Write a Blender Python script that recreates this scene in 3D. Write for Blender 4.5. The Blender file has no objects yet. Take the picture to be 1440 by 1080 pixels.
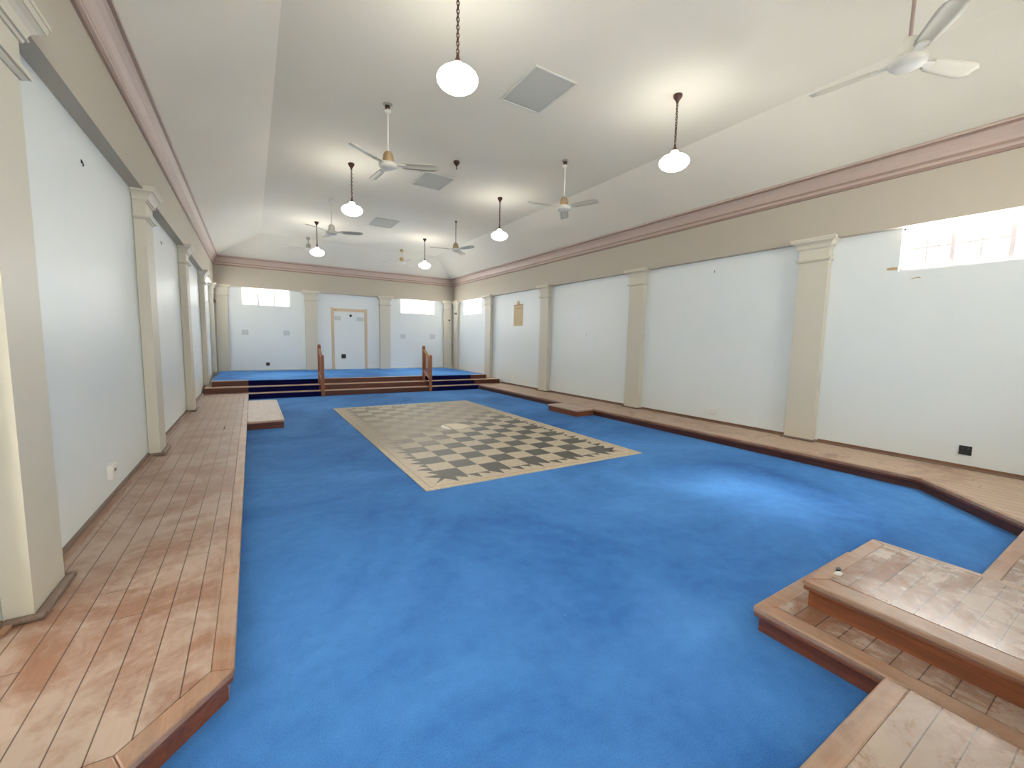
import bpy, bmesh, math, random
from mathutils import Matrix, Vector

random.seed(4)
sc = bpy.context.scene
C = sc.collection
U = 1.6                      # one building unit (camera height above the carpet) in metres
PI = math.pi

# ------------------------------------------------------------------ camera
def cam_axes(yaw, pitch, roll):
    fwd = Vector((math.sin(yaw)*math.cos(pitch), math.cos(yaw)*math.cos(pitch), -math.sin(pitch)))
    right = Vector((math.cos(yaw), -math.sin(yaw), 0))
    down = fwd.cross(right)
    c, s = math.cos(roll), math.sin(roll)
    return c*right + s*down, -s*right + c*down, fwd
cd = bpy.data.cameras.new('camera'); cam = bpy.data.objects.new('camera', cd); C.objects.link(cam)
r_, d_, f_ = cam_axes(0.556536, 0.1000795, -0.0209143)
m = Matrix((r_, -d_, -f_)).transposed().to_4x4(); m.translation = (0, 0, U)
cam.matrix_world = m
cd.sensor_width = 36; cd.lens = 587.94/1440*36; cd.clip_start = .02; cd.clip_end = 200
sc.camera = cam

# ------------------------------------------------------------------ world, view
SKY = 27.0
GROUND = 32.0               # world glow below the horizon, raised to light the ceiling, standing for sunlit ground
LAMP = 8.0
w = bpy.data.worlds.new('sky'); sc.world = w; w.use_nodes = True
wt = w.node_tree; bg = wt.nodes['Background']
tc = wt.nodes.new('ShaderNodeTexCoord'); sx_ = wt.nodes.new('ShaderNodeSeparateXYZ'); wt.links.new(tc.outputs['Generated'], sx_.inputs[0])
mr = wt.nodes.new('ShaderNodeMapRange'); wt.links.new(sx_.outputs['Z'], mr.inputs[0])
for i_, v_ in enumerate((-.06, .02, GROUND, SKY)): mr.inputs[i_+1].default_value = v_
mc = wt.nodes.new('ShaderNodeMix'); mc.data_type = 'RGBA'; wt.links.new(mr.outputs[0], bg.inputs[1])
m2 = wt.nodes.new('ShaderNodeMapRange'); wt.links.new(sx_.outputs['Z'], m2.inputs[0]); m2.inputs[1].default_value = -.06; m2.inputs[2].default_value = .02
wt.links.new(m2.outputs[0], mc.inputs[0]); mc.inputs[6].default_value = (1, .95, .86, 1); mc.inputs[7].default_value = (1, .985, .94, 1)
wt.links.new(mc.outputs[2], bg.inputs[0])
vs = sc.view_settings
vs.view_transform = 'Standard'; vs.look = 'None'; vs.gamma = 1; vs.exposure = 1.25
try: vs.use_curve_mapping = False
except Exception: pass
sc.cycles.use_denoising = True
sc.cycles.max_bounces = 14; sc.cycles.diffuse_bounces = 10
sc.cycles.sample_clamp_indirect = 8; sc.cycles.sample_clamp_direct = 2.4
# hazy sun through the right-hand windows
sl = bpy.data.lights.new('sun', 'SUN'); sl.energy = 8.0; sl.angle = math.radians(15); sl.color = (1, .96, .9)
so = bpy.data.objects.new('sun', sl); C.objects.link(so); so['kind'] = 'helper'
so.rotation_euler = Vector((-1.79, .62, -1.85)).to_track_quat('-Z', 'Y').to_euler()
sc.cycles.caustics_reflective = False; sc.cycles.caustics_refractive = False

# ------------------------------------------------------------------ shader helpers
class N:
    def __init__(s, name):
        s.m = bpy.data.materials.new(name); s.m.use_nodes = True
        s.t = s.m.node_tree; s.b = s.t.nodes['Principled BSDF']
    def n(s, typ, **kw):
        x = s.t.nodes.new(typ)
        for k, v in kw.items(): setattr(x, k, v)
        return x
    def l(s, a, b): s.t.links.new(a, b)
    def setv(s, inp, v):
        if hasattr(v, 'is_output'): s.l(v, inp)
        else: inp.default_value = v
    def math(s, op, a, b=0.0, c=0.0):
        x = s.n('ShaderNodeMath', operation=op)
        for i, v in enumerate((a, b, c)): s.setv(x.inputs[i], v)
        return x.outputs[0]
    def pos(s):
        return s.n('ShaderNodeNewGeometry').outputs['Position']
    def obj(s): return s.n('ShaderNodeTexCoord').outputs['Object']
    def sep(s, v):
        x = s.n('ShaderNodeSeparateXYZ'); s.l(v, x.inputs[0]); return x.outputs
    def comb(s, a, b, c=0.0):
        x = s.n('ShaderNodeCombineXYZ')
        for i, v in enumerate((a, b, c)): s.setv(x.inputs[i], v)
        return x.outputs[0]
    def noise(s, vec, scale, detail=3, rough=.55, dist=0.0):
        x = s.n('ShaderNodeTexNoise'); s.l(vec, x.inputs['Vector'])
        x.inputs['Scale'].default_value = scale; x.inputs['Detail'].default_value = detail
        x.inputs['Roughness'].default_value = rough; x.inputs['Distortion'].default_value = dist
        return x.outputs[0]
    def white(s, v):
        x = s.n('ShaderNodeTexWhiteNoise', noise_dimensions='2D'); s.l(v, x.inputs['Vector']); return x.outputs['Value']
    def mapr(s, v, a, b, c=0.0, d=1.0):
        x = s.n('ShaderNodeMapRange'); s.l(v, x.inputs[0])
        for i, k in enumerate((a, b, c, d)): x.inputs[i+1].default_value = k
        return x.outputs[0]
    def mix(s, f, a, b):
        x = s.n('ShaderNodeMix', data_type='RGBA')
        s.setv(x.inputs[0], f)
        for i, v in ((6, a), (7, b)):
            if hasattr(v, 'is_output'): s.l(v, x.inputs[i])
            else: x.inputs[i].default_value = (*v, 1) if len(v) == 3 else v
        return x.outputs[2]
    def base(s, v, rough=.5, spec=.5, metal=0):
        if hasattr(v, 'is_output'): s.l(v, s.b.inputs['Base Color'])
        else: s.b.inputs['Base Color'].default_value = (*v, 1)
        s.setv(s.b.inputs['Roughness'], rough)
        s.b.inputs['Specular IOR Level'].default_value = spec
        s.b.inputs['Metallic'].default_value = metal
    def bump(s, h, strength=.3, dist=.01):
        x = s.n('ShaderNodeBump'); x.inputs['Strength'].default_value = strength; x.inputs['Distance'].default_value = dist
        s.l(h, x.inputs['Height']); s.l(x.outputs[0], s.b.inputs['Normal'])

def srgb(r, g, b):
    f = lambda c: ((c/255+.055)/1.055)**2.4 if c > 10 else c/255/12.92
    return (f(r), f(g), f(b))

def plain(name, col, rough=.5, spec=.4, metal=0, var=.06, scale=6):
    k = N(name); n = k.noise(k.obj(), scale, 3)
    a = tuple(c*(1-var) for c in col); b = tuple(min(1, c*(1+var)) for c in col)
    k.base(k.mix(n, a, b), rough, spec, metal)
    return k.m

def paint(name, col, rough, spec, scuff=0.0, bumps=.05):
    k = N(name); p = k.pos()
    n = k.noise(p, 1.1, 4)
    c = k.mix(n, tuple(x*.96 for x in col), tuple(min(1, x*1.03) for x in col))
    if scuff:
        st = k.n('ShaderNodeMapping'); k.l(p, st.inputs[0]); st.inputs['Scale'].default_value = (1, 1, 2.2)
        s1 = k.noise(st.outputs[0], 5.5, 5, .7, .4)
        f = k.math('MULTIPLY', k.mapr(s1, .70, .76), scuff)
        c = k.mix(f, c, tuple(x*.55 for x in col))
    k.base(c, rough, spec)
    k.bump(k.noise(p, 60, 2), bumps, .004)
    return k.m

def carpet(name, dark, light, sheen=.05, specks=True):
    k = N(name); p = k.pos()
    big = k.noise(p, .55, 4, .6, .6); mid = k.noise(p, 9, 4, .65); fine = k.noise(p, 170, 2, .7)
    f = k.math('ADD', k.math('MULTIPLY', k.mapr(big, .3, .7), .5), k.math('ADD', k.math('MULTIPLY', mid, .3), k.math('MULTIPLY', fine, .6)))
    c = k.mix(k.mapr(f, .4, 1.0), dark, light)
    if specks:
        v = k.n('ShaderNodeTexVoronoi'); k.l(p, v.inputs['Vector']); v.inputs['Scale'].default_value = 5.5
        sp = k.mapr(v.outputs['Distance'], .022, .012)
        vn = k.math('GREATER_THAN', k.noise(p, 2.3, 1), .5)
        c = k.mix(k.math('MULTIPLY', sp, k.math('MULTIPLY', vn, .75)), c, (.55, .6, .66))
    k.base(c, .9, .1)
    k.b.inputs['Sheen Weight'].default_value = sheen; k.b.inputs['Sheen Roughness'].default_value = .4
    k.b.inputs['Sheen Tint'].default_value = (.5, .75, 1, 1)
    k.bump(k.math('ADD', fine, k.math('MULTIPLY', mid, .6)), .5, .006)
    return k.m

def boards(name, axis, width, off=0.0, length=2.4, clean=(.20, .085, .04), dust=(.44, .33, .265), dustamt=.62, wear=True, rough=.5, blotch=.8):
    """planks along 'axis', world position in metres"""
    k = N(name); p = k.pos(); x, y, z = k.sep(p)
    along, across = (y, x) if axis == 'y' else (x, y)
    q = k.math('DIVIDE', k.math('ADD', across, off), width)
    idx = k.math('FLOOR', q); fr = k.math('FRACT', q)
    rnd = k.white(k.comb(idx, 3.1))
    ql = k.math('ADD', k.math('DIVIDE', along, length), k.math('MULTIPLY', rnd, 7.3))
    il = k.math('FLOOR', ql); fl = k.math('FRACT', ql)
    rnd2 = k.white(k.comb(idx, il))
    gap = k.math('MAXIMUM', k.math('LESS_THAN', fr, .045), k.math('LESS_THAN', fl, .0035/length*1.2))
    st = k.n('ShaderNodeMapping'); k.l(p, st.inputs[0])
    st.inputs['Scale'].default_value = (14, 1.2, 14) if axis == 'y' else (1.2, 14, 14)
    grain = k.noise(st.outputs[0], 2.2, 5, .65, .7)
    wood = k.mix(grain, tuple(c*.65 for c in clean), tuple(c*1.35 for c in clean))
    dn = k.noise(p, 1.6, 6, .68, .8)
    dn2 = k.noise(p, 7.5, 5, .7, 1.1)
    d = k.math('ADD', k.math('MULTIPLY', dn, .75), k.math('MULTIPLY', dn2, .25))
    d = k.math('ADD', d, k.math('MULTIPLY', k.math('SUBTRACT', rnd2, .5), .05))
    lo = .56-.22*dustamt
    mask = k.mapr(d, lo, lo+.14, .45 if not wear else .12, 1.0)
    mask = k.math('MULTIPLY', mask, k.mapr(grain, .2, .8, .86, 1.0))
    dcol = k.mix(k.noise(p, 3.1, 4, .6), tuple(c*.82 for c in dust), tuple(min(1, c*1.16) for c in dust))
    dcol = k.mix(k.math('MULTIPLY', rnd2, .35), dcol, tuple(c*.78 for c in dust))
    c = k.mix(mask, wood, dcol)
    c = k.mix(k.math('MULTIPLY', gap, .85), c, (.045, .025, .018))
    k.base(c, k.mapr(mask, 0, 1, rough-.16, rough+.05), .4)
    k.bump(k.math('SUBTRACT', k.math('MULTIPLY', dn2, .25), gap), .45, .004)
    return k.m

def timber(name, col, rough=.35, axis='x', var=.35, scale=2.0, dusty=0.0, dust=(.38, .29, .225)):
    k = N(name); p = k.pos()
    st = k.n('ShaderNodeMapping'); k.l(p, st.inputs[0])
    s = {'x': (1.2, 16, 16), 'y': (16, 1.2, 16), 'z': (16, 16, 1.2)}[axis]
    st.inputs['Scale'].default_value = s
    g = k.noise(st.outputs[0], scale, 5, .62, .8)
    c = k.mix(k.mapr(g, .28, .72), tuple(x*(1-var) for x in col), tuple(min(1, x*(1+var)) for x in col))
    if dusty:
        d = k.mapr(k.noise(p, 4, 5, .65, .6), .38, .62, 0, 1)
        c = k.mix(k.math('MULTIPLY', d, dusty), c, dust)
    k.base(c, rough, .45)
    k.bump(g, .12, .003)
    return k.m

M = {}
M['carpet'] = carpet('blue_carpet', srgb(38, 86, 148), srgb(80, 138, 202))
M['navy'] = carpet('navy_carpet', (.002, .002, .03), (.006, .007, .075), .03, False)
M['wall'] = paint('pale_blue_paint', (.70, .738, .732), .38, .5, .5)
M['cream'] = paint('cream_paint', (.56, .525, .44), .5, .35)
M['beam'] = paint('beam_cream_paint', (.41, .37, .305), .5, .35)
M['pink'] = paint('pink_cornice_paint', (.44, .345, .30), .5, .35)
M['pinkdark'] = paint('cornice_shade_line_paint', (.27, .19, .16), .5, .3)  # darker pink painting in the shade lines of the cornice lips and recess
M['ceil'] = paint('ceiling_paint', (.70, .665, .575), .8, .2)
M['hatch'] = paint('hatch_board_paint', (.46, .46, .42), .85, .2)
M['hatchframe'] = paint('hatch_frame_paint', (.58, .58, .54), .6, .3)
M['deck_y'] = boards('timber_floor_along', 'y', .12, .06, dust=(.40, .30, .24), clean=(.22, .10, .055))
M['deck_yr'] = boards('timber_floor_along_right', 'y', .13, .02, dustamt=.95, dust=(.49, .365, .275))
M['deck_x'] = boards('timber_floor_across', 'x', .1008, .013, length=9, dust=(.39, .305, .245), dustamt=.72, rough=.30)
M['deck_xu'] = boards('timber_floor_upper_tier', 'x', .0904, .0392, length=9, dust=(.41, .325, .265), dustamt=.78, rough=.30)
M['parquet'] = boards('timber_short_boards', 'x', .155, .05, length=.32, dustamt=1.0, dust=(.47, .36, .29), rough=.42, wear=False)
M['border_x'] = timber('border_board_across', (.27, .14, .08), .36, 'x', .28, dusty=.5)
M['border_y'] = timber('border_board_along', (.27, .14, .08), .38, 'y', .28, dusty=.5)
M['riser_y'] = timber('dark_riser_along', (.055, .013, .008), .45, 'y', .45)
M['riser_x'] = timber('red_brown_riser', (.105, .026, .013), .4, 'x', .45)
M['riser_xd'] = timber('dark_red_riser', (.10, .026, .013), .4, 'x', .45)
M['riser_yd'] = timber('dark_red_riser_along', (.13, .036, .017), .4, 'y', .45)
M['riser_o'] = timber('orange_brown_riser', (.17, .05, .018), .35, 'y', .4)
M['tread'] = timber('worn_tread_edge', (.46, .30, .21), .38, 'x', .2, dusty=.3)
M['nosing'] = timber('varnished_nosing', (.16, .05, .022), .3, 'y', .4)
M['rail'] = timber('orange_stained_wood', (.30, .105, .038), .36, 'z', .35)
M['railtop'] = timber('pale_worn_handrail', (.36, .17, .085), .38, 'y', .3)
M['skirt'] = timber('dusty_skirting', (.17, .12, .09), .55, 'y', .25)
M['skirtred'] = timber('brown_skirting', (.16, .075, .04), .5, 'y', .3)
M['rawwood'] = timber('raw_pale_timber', (.57, .44, .30), .65, 'z', .14)
M['brown'] = plain('bronze_brown_metal', (.055, .022, .014), .38, .5, .35)
M['brownblk'] = plain('brown_plastic_block', (.12, .07, .045), .5)
M['white'] = plain('white_enamel', (.68, .66, .60), .35, .5)
M['rodwhite'] = plain('white_enamel_rod', (.74, .72, .67), .35, .5)
M['mauve'] = plain('mauve_brown_rod', (.33, .24, .22), .45)
M['blade'] = plain('cream_fan_blade', (.58, .55, .46), .4, .5, 0, .05)
M['tan'] = plain('aged_tan_housing', (.42, .30, .17), .4, .5, .25)
M['grey'] = plain('grey_metal', (.33, .31, .28), .4, .5, .3)
M['black'] = plain('black_plastic', (.008, .009, .008), .45)
M['blackhi'] = plain('black_switch_plastic', (.03, .032, .03), .35)
M['plastic'] = plain('white_plastic', (.75, .73, .69), .35)
M['patch'] = paint('grey_bare_plaster', (.56, .595, .59), .8, .2)
M['patchline'] = paint('patch_outline_pencil', (.42, .45, .45), .8, .2)
M['tan_patch'] = paint('bare_cream_plaster', (.60, .47, .29), .75, .2)
M['tan_dark'] = paint('old_varnish_mark', (.42, .29, .15), .7, .2)
M['mortar'] = paint('cream_mosaic_border', (.63, .54, .40), .5, .4)
M['winframe'] = plain('window_frame_paint', (.74, .66, .67), .4)  # pink cast puts the bloom of the bright panes into the frame colour
M['winwhite'] = plain('window_reveal_paint', (.80, .78, .72), .5)

def mosaic(name, col):
    """terrazzo tile colour with the dust film that has settled over the far and left part of the mosaic"""
    k = N(name); p = k.pos(); x, y, z = k.sep(p)
    sp = k.noise(p, 55, 4, .75)
    c = k.mix(k.mapr(sp, .3, .7), tuple(v*.7 for v in col), tuple(min(1, v*1.3) for v in col))
    n = k.noise(p, 1.3, 5, .65, .5); n2 = k.noise(p, 6, 4, .7, .5)
    e = k.math('ADD', k.math('MULTIPLY', k.math('SUBTRACT', y, 6.6), .40), k.math('MULTIPLY', k.math('SUBTRACT', 3.0, x), .30))
    e = k.math('ADD', e, k.math('ADD', k.math('MULTIPLY', k.math('SUBTRACT', n, .5), 1.1), k.math('MULTIPLY', k.math('SUBTRACT', n2, .5), .5)))
    # swept clearer again towards the far left
    far = k.math('MULTIPLY', k.mapr(y, 7.6, 9.0), k.mapr(x, 4.2, 3.2))
    d = k.math('MULTIPLY', k.mapr(e, -.15, .35), k.math('SUBTRACT', .86, k.math('MULTIPLY', far, .36)))
    c = k.mix(d, c, (.31, .26, .20))
    k.base(c, k.mapr(d, 0, 1, .5, .6), .3)
    return k.m
M['tile_dark'] = mosaic('dark_grey_terrazzo', (.085, .08, .07))
M['tile_light'] = mosaic('cream_terrazzo', (.47, .40, .29))
M['tile_border'] = mosaic('cream_border_terrazzo', (.50, .42, .31))
M['tile_line'] = mosaic('tan_line_terrazzo', (.42, .30, .19))
M['tile_disc'] = plain('yellowed_disc_plaster', (.62, .55, .40), .45)
M['tile_discw'] = plain('white_disc_plaster', (.78, .75, .69), .4)

def glass(tint=(.97, .98, .98), name='window_glass'):
    k = N(name)
    t = k.t; t.nodes.remove(k.b)
    tr = k.n('ShaderNodeBsdfTransparent'); gl = k.n('ShaderNodeBsdfGlossy'); gl.inputs['Roughness'].default_value = .05
    tr.inputs[0].default_value = (*tint, 1)
    mx = k.n('ShaderNodeMixShader'); mx.inputs[0].default_value = .05
    k.l(tr.outputs[0], mx.inputs[1]); k.l(gl.outputs[0], mx.inputs[2]); k.l(mx.outputs[0], t.nodes['Material Output'].inputs[0])
    return k.m
M['glass'] = glass()
M['obscure'] = glass((.33, .33, .32), 'grey_door_glass')
def glow():
    k = N('lit_opal_glass')
    k.base((.9, .88, .82), .3, .5)
    k.b.inputs['Emission Color'].default_value = (1, .96, .87, 1); k.b.inputs['Emission Strength'].default_value = LAMP
    return k.m
M['opal'] = glow()

# ------------------------------------------------------------------ mesh helpers (units of U)
class MB:
    def __init__(s): s.v = []; s.f = []; s.mi = []; s.sm = []
    def add(s, vs_, fs, mi=0, smooth=False):
        o = len(s.v); s.v += [tuple(a) for a in vs_]
        for f in fs: s.f.append([o+i for i in f]); s.mi.append(mi); s.sm.append(smooth)
        return s
    def box(s, a, b, mi=0):
        x0, y0, z0 = (min(a[i], b[i]) for i in range(3)); x1, y1, z1 = (max(a[i], b[i]) for i in range(3))
        return s.add([(x0,y0,z0),(x1,y0,z0),(x1,y1,z0),(x0,y1,z0),(x0,y0,z1),(x1,y0,z1),(x1,y1,z1),(x0,y1,z1)],
              [(3,2,1,0),(4,5,6,7),(0,1,5,4),(1,2,6,5),(2,3,7,6),(3,0,4,7)], mi)
    def prism(s, poly, z0, z1, mi=0):
        n = len(poly)
        ar = sum(poly[i][0]*poly[(i+1) % n][1]-poly[(i+1) % n][0]*poly[i][1] for i in range(n))
        if ar < 0: poly = poly[::-1]
        vs_ = [(x, y, z0) for x, y in poly]+[(x, y, z1) for x, y in poly]
        fs = [tuple(range(n))[::-1], tuple(range(n, 2*n))]+[(i, (i+1) % n, n+(i+1) % n, n+i) for i in range(n)]
        return s.add(vs_, fs, mi)
    def lathe(s, prof, c=(0, 0, 0), n=24, mi=0, smooth=True, squash=(1, 1)):
        vs_ = []
        for r, z in prof:
            for i in range(n):
                a = 2*PI*i/n; vs_.append((c[0]+r*math.cos(a)*squash[0], c[1]+r*math.sin(a)*squash[1], c[2]+z))
        fs = []
        for k in range(len(prof)-1):
            for i in range(n):
                j = (i+1) % n; fs.append((k*n+i, k*n+j, (k+1)*n+j, (k+1)*n+i))
        fs.append(tuple(range(n))[::-1]); fs.append(tuple((len(prof)-1)*n+i for i in range(n)))
        return s.add(vs_, fs, mi, smooth)
    def tube(s, pts, r, n=8, mi=0, closed=False):
        P = [Vector(p) for p in pts]; L = len(P); vs_ = []
        prev = None
        for i in range(L):
            if closed: t = P[(i+1) % L]-P[i-1]
            else: t = P[min(i+1, L-1)]-P[max(i-1, 0)]
            t.normalize()
            if prev is None:
                a = Vector((0, 0, 1)) if abs(t.z) < .9 else Vector((1, 0, 0)); u = t.cross(a).normalized()
            else: u = (prev-t*prev.dot(t)).normalized()
            prev = u; v_ = t.cross(u)
            for j in range(n):
                a = 2*PI*j/n; vs_.append(P[i]+u*(r*math.cos(a))+v_*(r*math.sin(a)))
        fs = []
        for i in range(L if closed else L-1):
            k = (i+1) % L
            for j in range(n):
                q = (j+1) % n; fs.append((i*n+j, i*n+q, k*n+q, k*n+j))
        if not closed: fs.append(tuple(range(n))[::-1]); fs.append(tuple((L-1)*n+j for j in range(n)))
        return s.add(vs_, fs, mi, True)
    def xf(s, fn):
        s.v = [tuple(fn(*p)) for p in s.v]; return s
    def build(s, name, mats, parent=None, bevel=0.0, fix=True):
        me = bpy.data.meshes.new(name)
        me.from_pydata([(x*U, y*U, z*U) for x, y, z in s.v], [], s.f)
        for mname in (mats if isinstance(mats, (list, tuple)) else [mats]): me.materials.append(M[mname])
        for p, i, sm in zip(me.polygons, s.mi, s.sm): p.material_index = i; p.use_smooth = sm
        if fix:
            bm = bmesh.new(); bm.from_mesh(me); bmesh.ops.recalc_face_normals(bm, faces=bm.faces); bm.to_mesh(me); bm.free()
        me.update()
        o = bpy.data.objects.new(name, me); C.objects.link(o)
        if parent is not None:
            o.parent = parent
            if not parent.get('local'):
                o.matrix_parent_inverse = Matrix.Translation(parent.location).inverted()
        if bevel:
            b = o.modifiers.new('bevel', 'BEVEL'); b.width = bevel*U; b.segments = 2; b.limit_method = 'ANGLE'; b.angle_limit = .6
        return o

def tag(o, label, cat, group=None):
    o['label'] = label; o['category'] = cat
    if group: o['group'] = group
    return o
def struct(o): o['kind'] = 'structure'; return o
def thing(name, label, cat, loc=(0, 0, 0), group=None):
    o = bpy.data.objects.new(name, None); C.objects.link(o)
    o.location = [c*U for c in loc]; o.empty_display_size = .1
    return tag(o, label, cat, group)
def copy_tree(o, parent=None):
    c = o.copy(); C.objects.link(c)
    if parent is not None: c.parent = parent; c.matrix_parent_inverse = Matrix()
    for ch in list(o.children): copy_tree(ch, c)
    return c

# ------------------------------------------------------------------ room constants (units of U, z from the carpet)
XL, XR = -.69, 4.69              # side walls
FL, FR = -.615, 4.615            # beam and pilaster faces
YN, YF = -.45, 10.57             # near and far wall
BN, BF = -.375, 10.495           # near and far beam faces
ZS, ZC, ZT, ZF = 2.02, 2.435, 2.615, 2.994   # soffit, cornice foot, cornice top, flat ceiling
WZ0, WZ1 = 1.665, 2.02           # high windows
PH = .09                         # timber platform height
TH = .15

# ------------------------------------------------------------------ floor and walls
b = MB().box((XL-TH, YN-TH, -.08), (XR+TH, YF+TH, 0)); struct(b.build('floor', 'carpet'))

def wall(name, axis, a0, a1, plane, out, holes, door=None):
    """axis: coordinate that runs along the wall; plane: inner face; out: +-1 outward"""
    b = MB(); p0, p1 = plane, plane+out*TH
    def bx(u0, u1, z0, z1):
        if u1-u0 < 1e-5 or z1-z0 < 1e-5: return
        if axis == 'y': b.box((p0, u0, z0), (p1, u1, z1))
        else: b.box((u0, p0, z0), (u1, p1, z1))
    cur = a0
    if door: bx(a0, door[0], -.08, WZ0); bx(door[1], a1, -.08, WZ0); bx(door[0], door[1], DZ, WZ0); bx(door[0], door[1], -.08, PH if axis == 'y' else 0)
    else: bx(a0, a1, -.08, WZ0)
    bx(a0, a1, WZ1, 2.75)
    for u0, u1 in sorted(holes):
        bx(cur, u0, WZ0, WZ1); cur = u1
    bx(cur, a1, WZ0, WZ1)
    return struct(b.build(name, 'wall'))
DZ = 1.32; DOOR = (1.30, 1.78); DOOR2 = (-.30, .34)       # open doorway in the near bay of the left wall
SIDE = [(.44, 1.365), (9.0, 9.955)]
END = [(-.15, .745), (3.22, 4.112)]
wall('wall_left', 'y', YN-TH, YF+TH, XL, -1, SIDE, DOOR)
wall('wall_right', 'y', YN-TH, YF+TH, XR, 1, SIDE)
wall('wall_far', 'x', XL, XR, YF, 1, END)
wall('wall_near', 'x', XL, XR, YN, -1, END, DOOR2)

# beams under the cornice
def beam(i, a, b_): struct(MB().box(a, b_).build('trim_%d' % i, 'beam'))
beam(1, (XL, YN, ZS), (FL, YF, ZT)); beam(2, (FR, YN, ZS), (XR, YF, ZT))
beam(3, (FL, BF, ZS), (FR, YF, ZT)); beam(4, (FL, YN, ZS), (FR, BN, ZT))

# cornice: profile (offset from beam face, z), with mitred corners
PROF = [(0, 2.425), (.014, 2.428), (.014, 2.447), (.022, 2.450), (.026, 2.462), (.022, 2.474), (.012, 2.480), (.016, 2.495),
        (.026, 2.52), (.045, 2.55), (.068, 2.572), (.082, 2.580), (.082, 2.592), (.098, 2.596), (.100, 2.612), (.092, 2.618), (0, 2.618)]
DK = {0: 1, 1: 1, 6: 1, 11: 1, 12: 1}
def cornice(i, side):
    b = MB(); vs_ = []; n = len(PROF)
    for e in (0, 1):
        for o, z in PROF:
            if side == 'l': vs_.append((FL+o, (BN+o, BF-o)[e], z))
            if side == 'r': vs_.append((FR-o, (BN+o, BF-o)[e], z))
            if side == 'f': vs_.append(((FL+o, FR-o)[e], BF-o, z))
            if side == 'n': vs_.append(((FL+o, FR-o)[e], BN+o, z))
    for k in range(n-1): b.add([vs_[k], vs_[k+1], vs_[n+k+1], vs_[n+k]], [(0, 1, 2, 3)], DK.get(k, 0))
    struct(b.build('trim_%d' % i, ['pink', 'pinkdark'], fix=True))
for i, s_ in enumerate('lrfn'): cornice(5+i, s_)

# ceiling: flat panel with four sloping sides
cx0, cx1, cy0, cy1 = .2215, 3.779, .47, 9.655
ex0, ex1, ey0, ey1 = FL+.085, FR-.085, BN+.085, BF-.085
b = MB(); z0 = 2.617
outer = [(XL-TH, YN-TH, z0), (XR+TH, YN-TH, z0), (XR+TH, YF+TH, z0), (XL-TH, YF+TH, z0)]
eave = [(ex0, ey0, z0), (ex1, ey0, z0), (ex1, ey1, z0), (ex0, ey1, z0)]
top = [(cx0, cy0, ZF), (cx1, cy0, ZF), (cx1, cy1, ZF), (cx0, cy1, ZF)]
b.add(outer+eave+top, [(0, 1, 5, 4), (1, 2, 6, 5), (2, 3, 7, 6), (3, 0, 4, 7), (4, 5, 9, 8), (5, 6, 10, 9), (6, 7, 11, 10), (7, 4, 8, 11), (8, 9, 10, 11)])
ce = struct(b.build('ceiling', 'ceil', fix=False))
sol = ce.modifiers.new('thick', 'SOLIDIFY'); sol.thickness = .05; sol.offset = 1

# ------------------------------------------------------------------ windows
wn = [0]
def window(axis, u0, u1, plane, out, lights, cross=True):
    wn[0] += 1
    root = bpy.data.objects.new('window_%d' % wn[0], None); C.objects.link(root); struct(root)
    g0, g1 = plane+out*.028, plane+out*.052
    def P(u, d, z): return (d, u, z) if axis == 'y' else (u, d, z)
    fb = MB(); rb = MB(); gb = MB(); pb = MB()
    ft = .016
    fb.box(P(u0, g0, WZ0), P(u1, g1, WZ0+ft)); fb.box(P(u0, g0, WZ1-ft), P(u1, g1, WZ1))
    fb.box(P(u0, g0, WZ0), P(u0+ft, g1, WZ1)); fb.box(P(u1-ft, g0, WZ0), P(u1, g1, WZ1))
    wdt = (u1-u0)/lights
    for i in range(1, lights):
        c = u0+wdt*i; hw_ = .013 if cross else .017
        fb.box(P(c-hw_, g0-out*.002, WZ0+ft), P(c+hw_, g1, WZ1-ft))
    gm = (g0+g1)/2
    if cross:
        zm = (WZ0+WZ1)/2
        gb.box(P(u0+ft, gm-.006, zm-.0075), P(u1-ft, gm+.006, zm+.0075))
        for i in range(lights):
            c = u0+wdt*(i+.5); gb.box(P(c-.006, gm-.0055, WZ0+ft), P(c+.006, gm+.0055, WZ1-ft))
    for i in range(lights):
        a, c = u0+wdt*i+(ft if i == 0 else .011), u0+wdt*(i+1)-(ft if i == lights-1 else .011)
        pb = MB().box(P(a, gm-.0012, WZ0+ft), P(c, gm+.0012, WZ1-ft))
        pb.build('pane', 'glass', root)
    fb.build('window_frame', 'winframe', root)
    if cross: gb.build('glazing_bar', 'winframe', root)
    return root
for u0, u1 in SIDE:
    window('y', u0, u1, XR, 1, 3); window('y', u0, u1, XL, -1, 3)
for u0, u1 in END:
    window('x', u0, u1, YF, 1, 3, False); window('x', u0, u1, YN, -1, 3, False)

d0, d1 = DOOR; dr = bpy.data.objects.new('door_1', None); C.objects.link(dr); struct(dr)
MB().box((XL-TH, d0, PH), (XL+.006, d0+.03, DZ)).box((XL-TH, d1-.03, PH), (XL+.006, d1, DZ)).box((XL-TH, d0+.03, DZ-.03), (XL+.006, d1-.03, DZ)).build('door_frame', 'cream', dr)
MB().box((XL-.10, d0+.03, PH), (XL-.08, d1-.03, PH+.20)).box((XL-.10, d0+.03, PH+.20), (XL-.08, d0+.07, DZ-.03)).box((XL-.10, d1-.07, PH+.20), (XL-.08, d1-.03, DZ-.03)).box((XL-.10, d0+.07, DZ-.08), (XL-.08, d1-.07, DZ-.03)).build('door_leaf', 'cream', dr)
MB().box((XL-.092, d0+.07, PH+.20), (XL-.089, d1-.07, DZ-.08)).build('pane', 'obscure', dr)

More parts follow.
